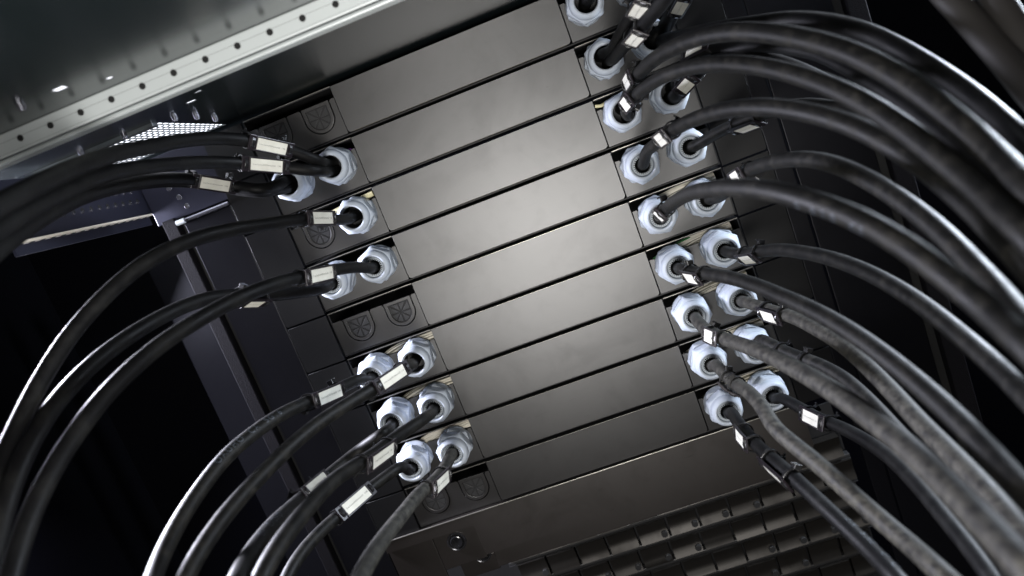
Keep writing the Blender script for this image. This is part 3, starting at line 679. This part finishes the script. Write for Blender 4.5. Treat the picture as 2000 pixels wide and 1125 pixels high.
cable('black cable from the third right outer gland with a dim label nearly edge on', ('R', 3, 'outer'),
      [(1332, 150, 26), (1350, 120, 28), (1378, 96, 29), (1420, 96, 30), (1480, 88, 31), (1540, 92, 33), (1600, 105, 35), (1680, 145, 38), (1780, 210, 42), (1900, 310, 46), (2030, 430, 52)], 25, 'rub_clean', [(1368, 98, -45, 18)], (3, -4))
cable('right cable arching from the fourth inner gland, crisp rectangular label under a loop of tie', ('R', 4, 'inner'),
      [(1262, 298, 25), (1280, 282, 27), (1305, 260, 30), (1340, 240, 33), (1385, 223, 36), (1440, 211, 38), (1510, 210, 41), (1590, 222, 44), (1670, 247, 47), (1750, 288, 50), (1830, 345, 54), (1920, 425, 60), (2030, 540, 68)], 24, 'rub_mid', [(1305, 261, 5, 14)])
cable('black cable from the fourth outer gland, only a sliver of curled label showing', ('R', 4, 'outer'),
      [(1362, 284, 25.5), (1390, 265, 26), (1420, 250, 27), (1460, 233, 28), (1510, 215, 30), (1570, 205, 32), (1630, 212, 34), (1700, 240, 37), (1790, 300, 41), (1880, 370, 45), (2000, 480, 50)], 25, 'rub_mid', [(1456, 232, 60, 17)])
cable('right cable from the fifth outer gland, label a pale triangle behind the dusty arc', ('R', 5, 'outer'),
      [(1398, 388, 25), (1420, 372, 26), (1445, 345, 28), (1480, 325, 31), (1530, 313, 35), (1590, 312, 38), (1650, 329, 41), (1720, 365, 44), (1790, 413, 47), (1850, 464, 50), (1910, 526, 54), (1970, 590, 58), (2050, 690, 64)], 24, 'rub_mid', [(1452, 338, -5, 14)])
cable('heavy dusty cable from the fifth right inner gland, label end on over the gland', ('R', 5, 'inner'),
      [(1289, 424, 24), (1296, 413, 26), (1318, 394, 31), (1350, 377, 36), (1400, 368, 41), (1460, 367, 44), (1530, 377, 47), (1600, 398, 50), (1670, 424, 53), (1740, 461, 56), (1810, 508, 60), (1880, 563, 64), (1950, 622, 68), (2040, 705, 74)], 23, 'rub_mid', [(1300, 410, 0, 10)], prints=[(1560, 405, '0 . 0 E 0   CE', -50, 4.5)])
cable('slender right cable from the sixth outer gland, bending away level under the heavy arcs', ('R', 6, 'outer'),
      [(1432, 495, 26), (1455, 496, 26.5), (1480, 492, 27), (1520, 488, 29), (1570, 493, 31), (1630, 507, 34), (1690, 530, 37), (1750, 562, 40), (1810, 602, 43), (1870, 650, 46), (1930, 702, 50), (1990, 758, 54), (2070, 840, 60)], 25, 'rub_mid', [(1468, 496, 42, 15)])
cable('right cable from the sixth inner gland, its label slung beneath next to the outer gland', ('R', 6, 'inner'),
      [(1336, 525, 26), (1355, 532, 28), (1380, 535, 29.5), (1420, 541, 31), (1470, 555, 34), (1530, 580, 37), (1590, 607, 39), (1650, 641, 42), (1710, 682, 45), (1770, 729, 48), (1830, 781, 52), (1890, 838, 56), (1950, 902, 60), (2030, 990, 66)], 25, 'rub_mid', [(1362, 537, 45, 16)])
cable('dusty right cable from the seventh outer gland with a creased label', ('R', 7, 'outer'),
      [(1457, 590, 26), (1480, 598, 27), (1510, 608, 28), (1545, 618, 29.5), (1590, 640, 31.5), (1640, 670, 34), (1690, 712, 37), (1740, 762, 40), (1800, 828, 44), (1860, 888, 48), (1920, 950, 52), (1990, 1030, 57), (2060, 1120, 62)], 25, 'rub_dusty', [(1515, 612, 45, 16)])
cable('thick dusty right cable from the seventh inner gland, widest one reaching the lower right corner', ('R', 7, 'inner'),
      [(1362, 627, 27), (1378, 643, 28), (1400, 656, 30), (1430, 667, 32), (1475, 683, 35), (1530, 708, 39), (1590, 741, 43), (1650, 780, 48), (1710, 824, 52), (1770, 872, 57), (1830, 928, 62), (1890, 988, 68), (1950, 1050, 74), (2030, 1135, 82)], 26, 'rub_dusty', [(1400, 661, 22, 16)])
cable('black right cable from the eighth outer gland running behind the thick dusty one', ('R', 8, 'outer'),
      [(1488, 663, 26.5), (1515, 678, 27.5), (1550, 694, 29), (1600, 712, 30), (1650, 740, 32), (1700, 785, 34), (1760, 850, 37), (1820, 915, 40), (1890, 1000, 44), (1960, 1090, 48)], 25, 'rub_mid', [(1550, 700, 68, 18)])
cable('twisting dusty right cable from the eighth inner gland crossing the lower glands', ('R', 8, 'inner'),
      [(1399, 713, 26), (1415, 730, 27.5), (1437, 750, 29), (1465, 768, 32), (1492, 800, 35), (1512, 835, 36), (1550, 868, 37), (1605, 912, 39), (1660, 962, 42), (1720, 1015, 44), (1780, 1066, 47), (1850, 1130, 51)], 24.5, 'rub_dusty', [(1432, 746, 105, 14)])
cable('black cable from the lowest right inner gland, narrow label over the bright panel edge', ('R', 9, 'inner'),
      [(1431, 808, 26), (1445, 830, 28), (1468, 858, 30), (1500, 890, 32), (1545, 928, 34), (1595, 975, 36), (1650, 1027, 39), (1710, 1085, 42), (1770, 1150, 45)], 25, 'rub_clean', [(1466, 856, 55, 17), (1528, 912, 80, 20)], prints=[(1655, 1022, 'EH  SHE   U  C', 55, 5.5)])
cable('black cable from the lowest right outer gland with a level label against black', ('R', 9, 'outer'),
      [(1530, 779, 25), (1560, 795, 26), (1600, 818, 28), (1645, 836, 29), (1690, 860, 31), (1740, 895, 33), (1790, 945, 36), (1845, 1010, 39), (1910, 1090, 43), (1960, 1160, 46)], 24, 'rub_clean', [(1600, 822, 22, 17)])
# two blurred cables close to the lens, hanging from above
cable('blurred dark cable crossing the upper right corner, nearer the picture edge', None,
      [(1880, -120, 62), (1930, -30, 62), (1985, 60, 64), (2040, 160, 66), (2100, 280, 70)], 27, 'rub_grey', D=13)
cable('blurred dark cable crossing the upper right corner, on the inner side', None,
      [(1760, -120, 58), (1835, -25, 60), (1905, 50, 62), (1970, 125, 65), (2060, 230, 70)], 27, 'rub_grey', D=13)

scene.render.engine = 'CYCLES'
scene.cycles.max_bounces = 6
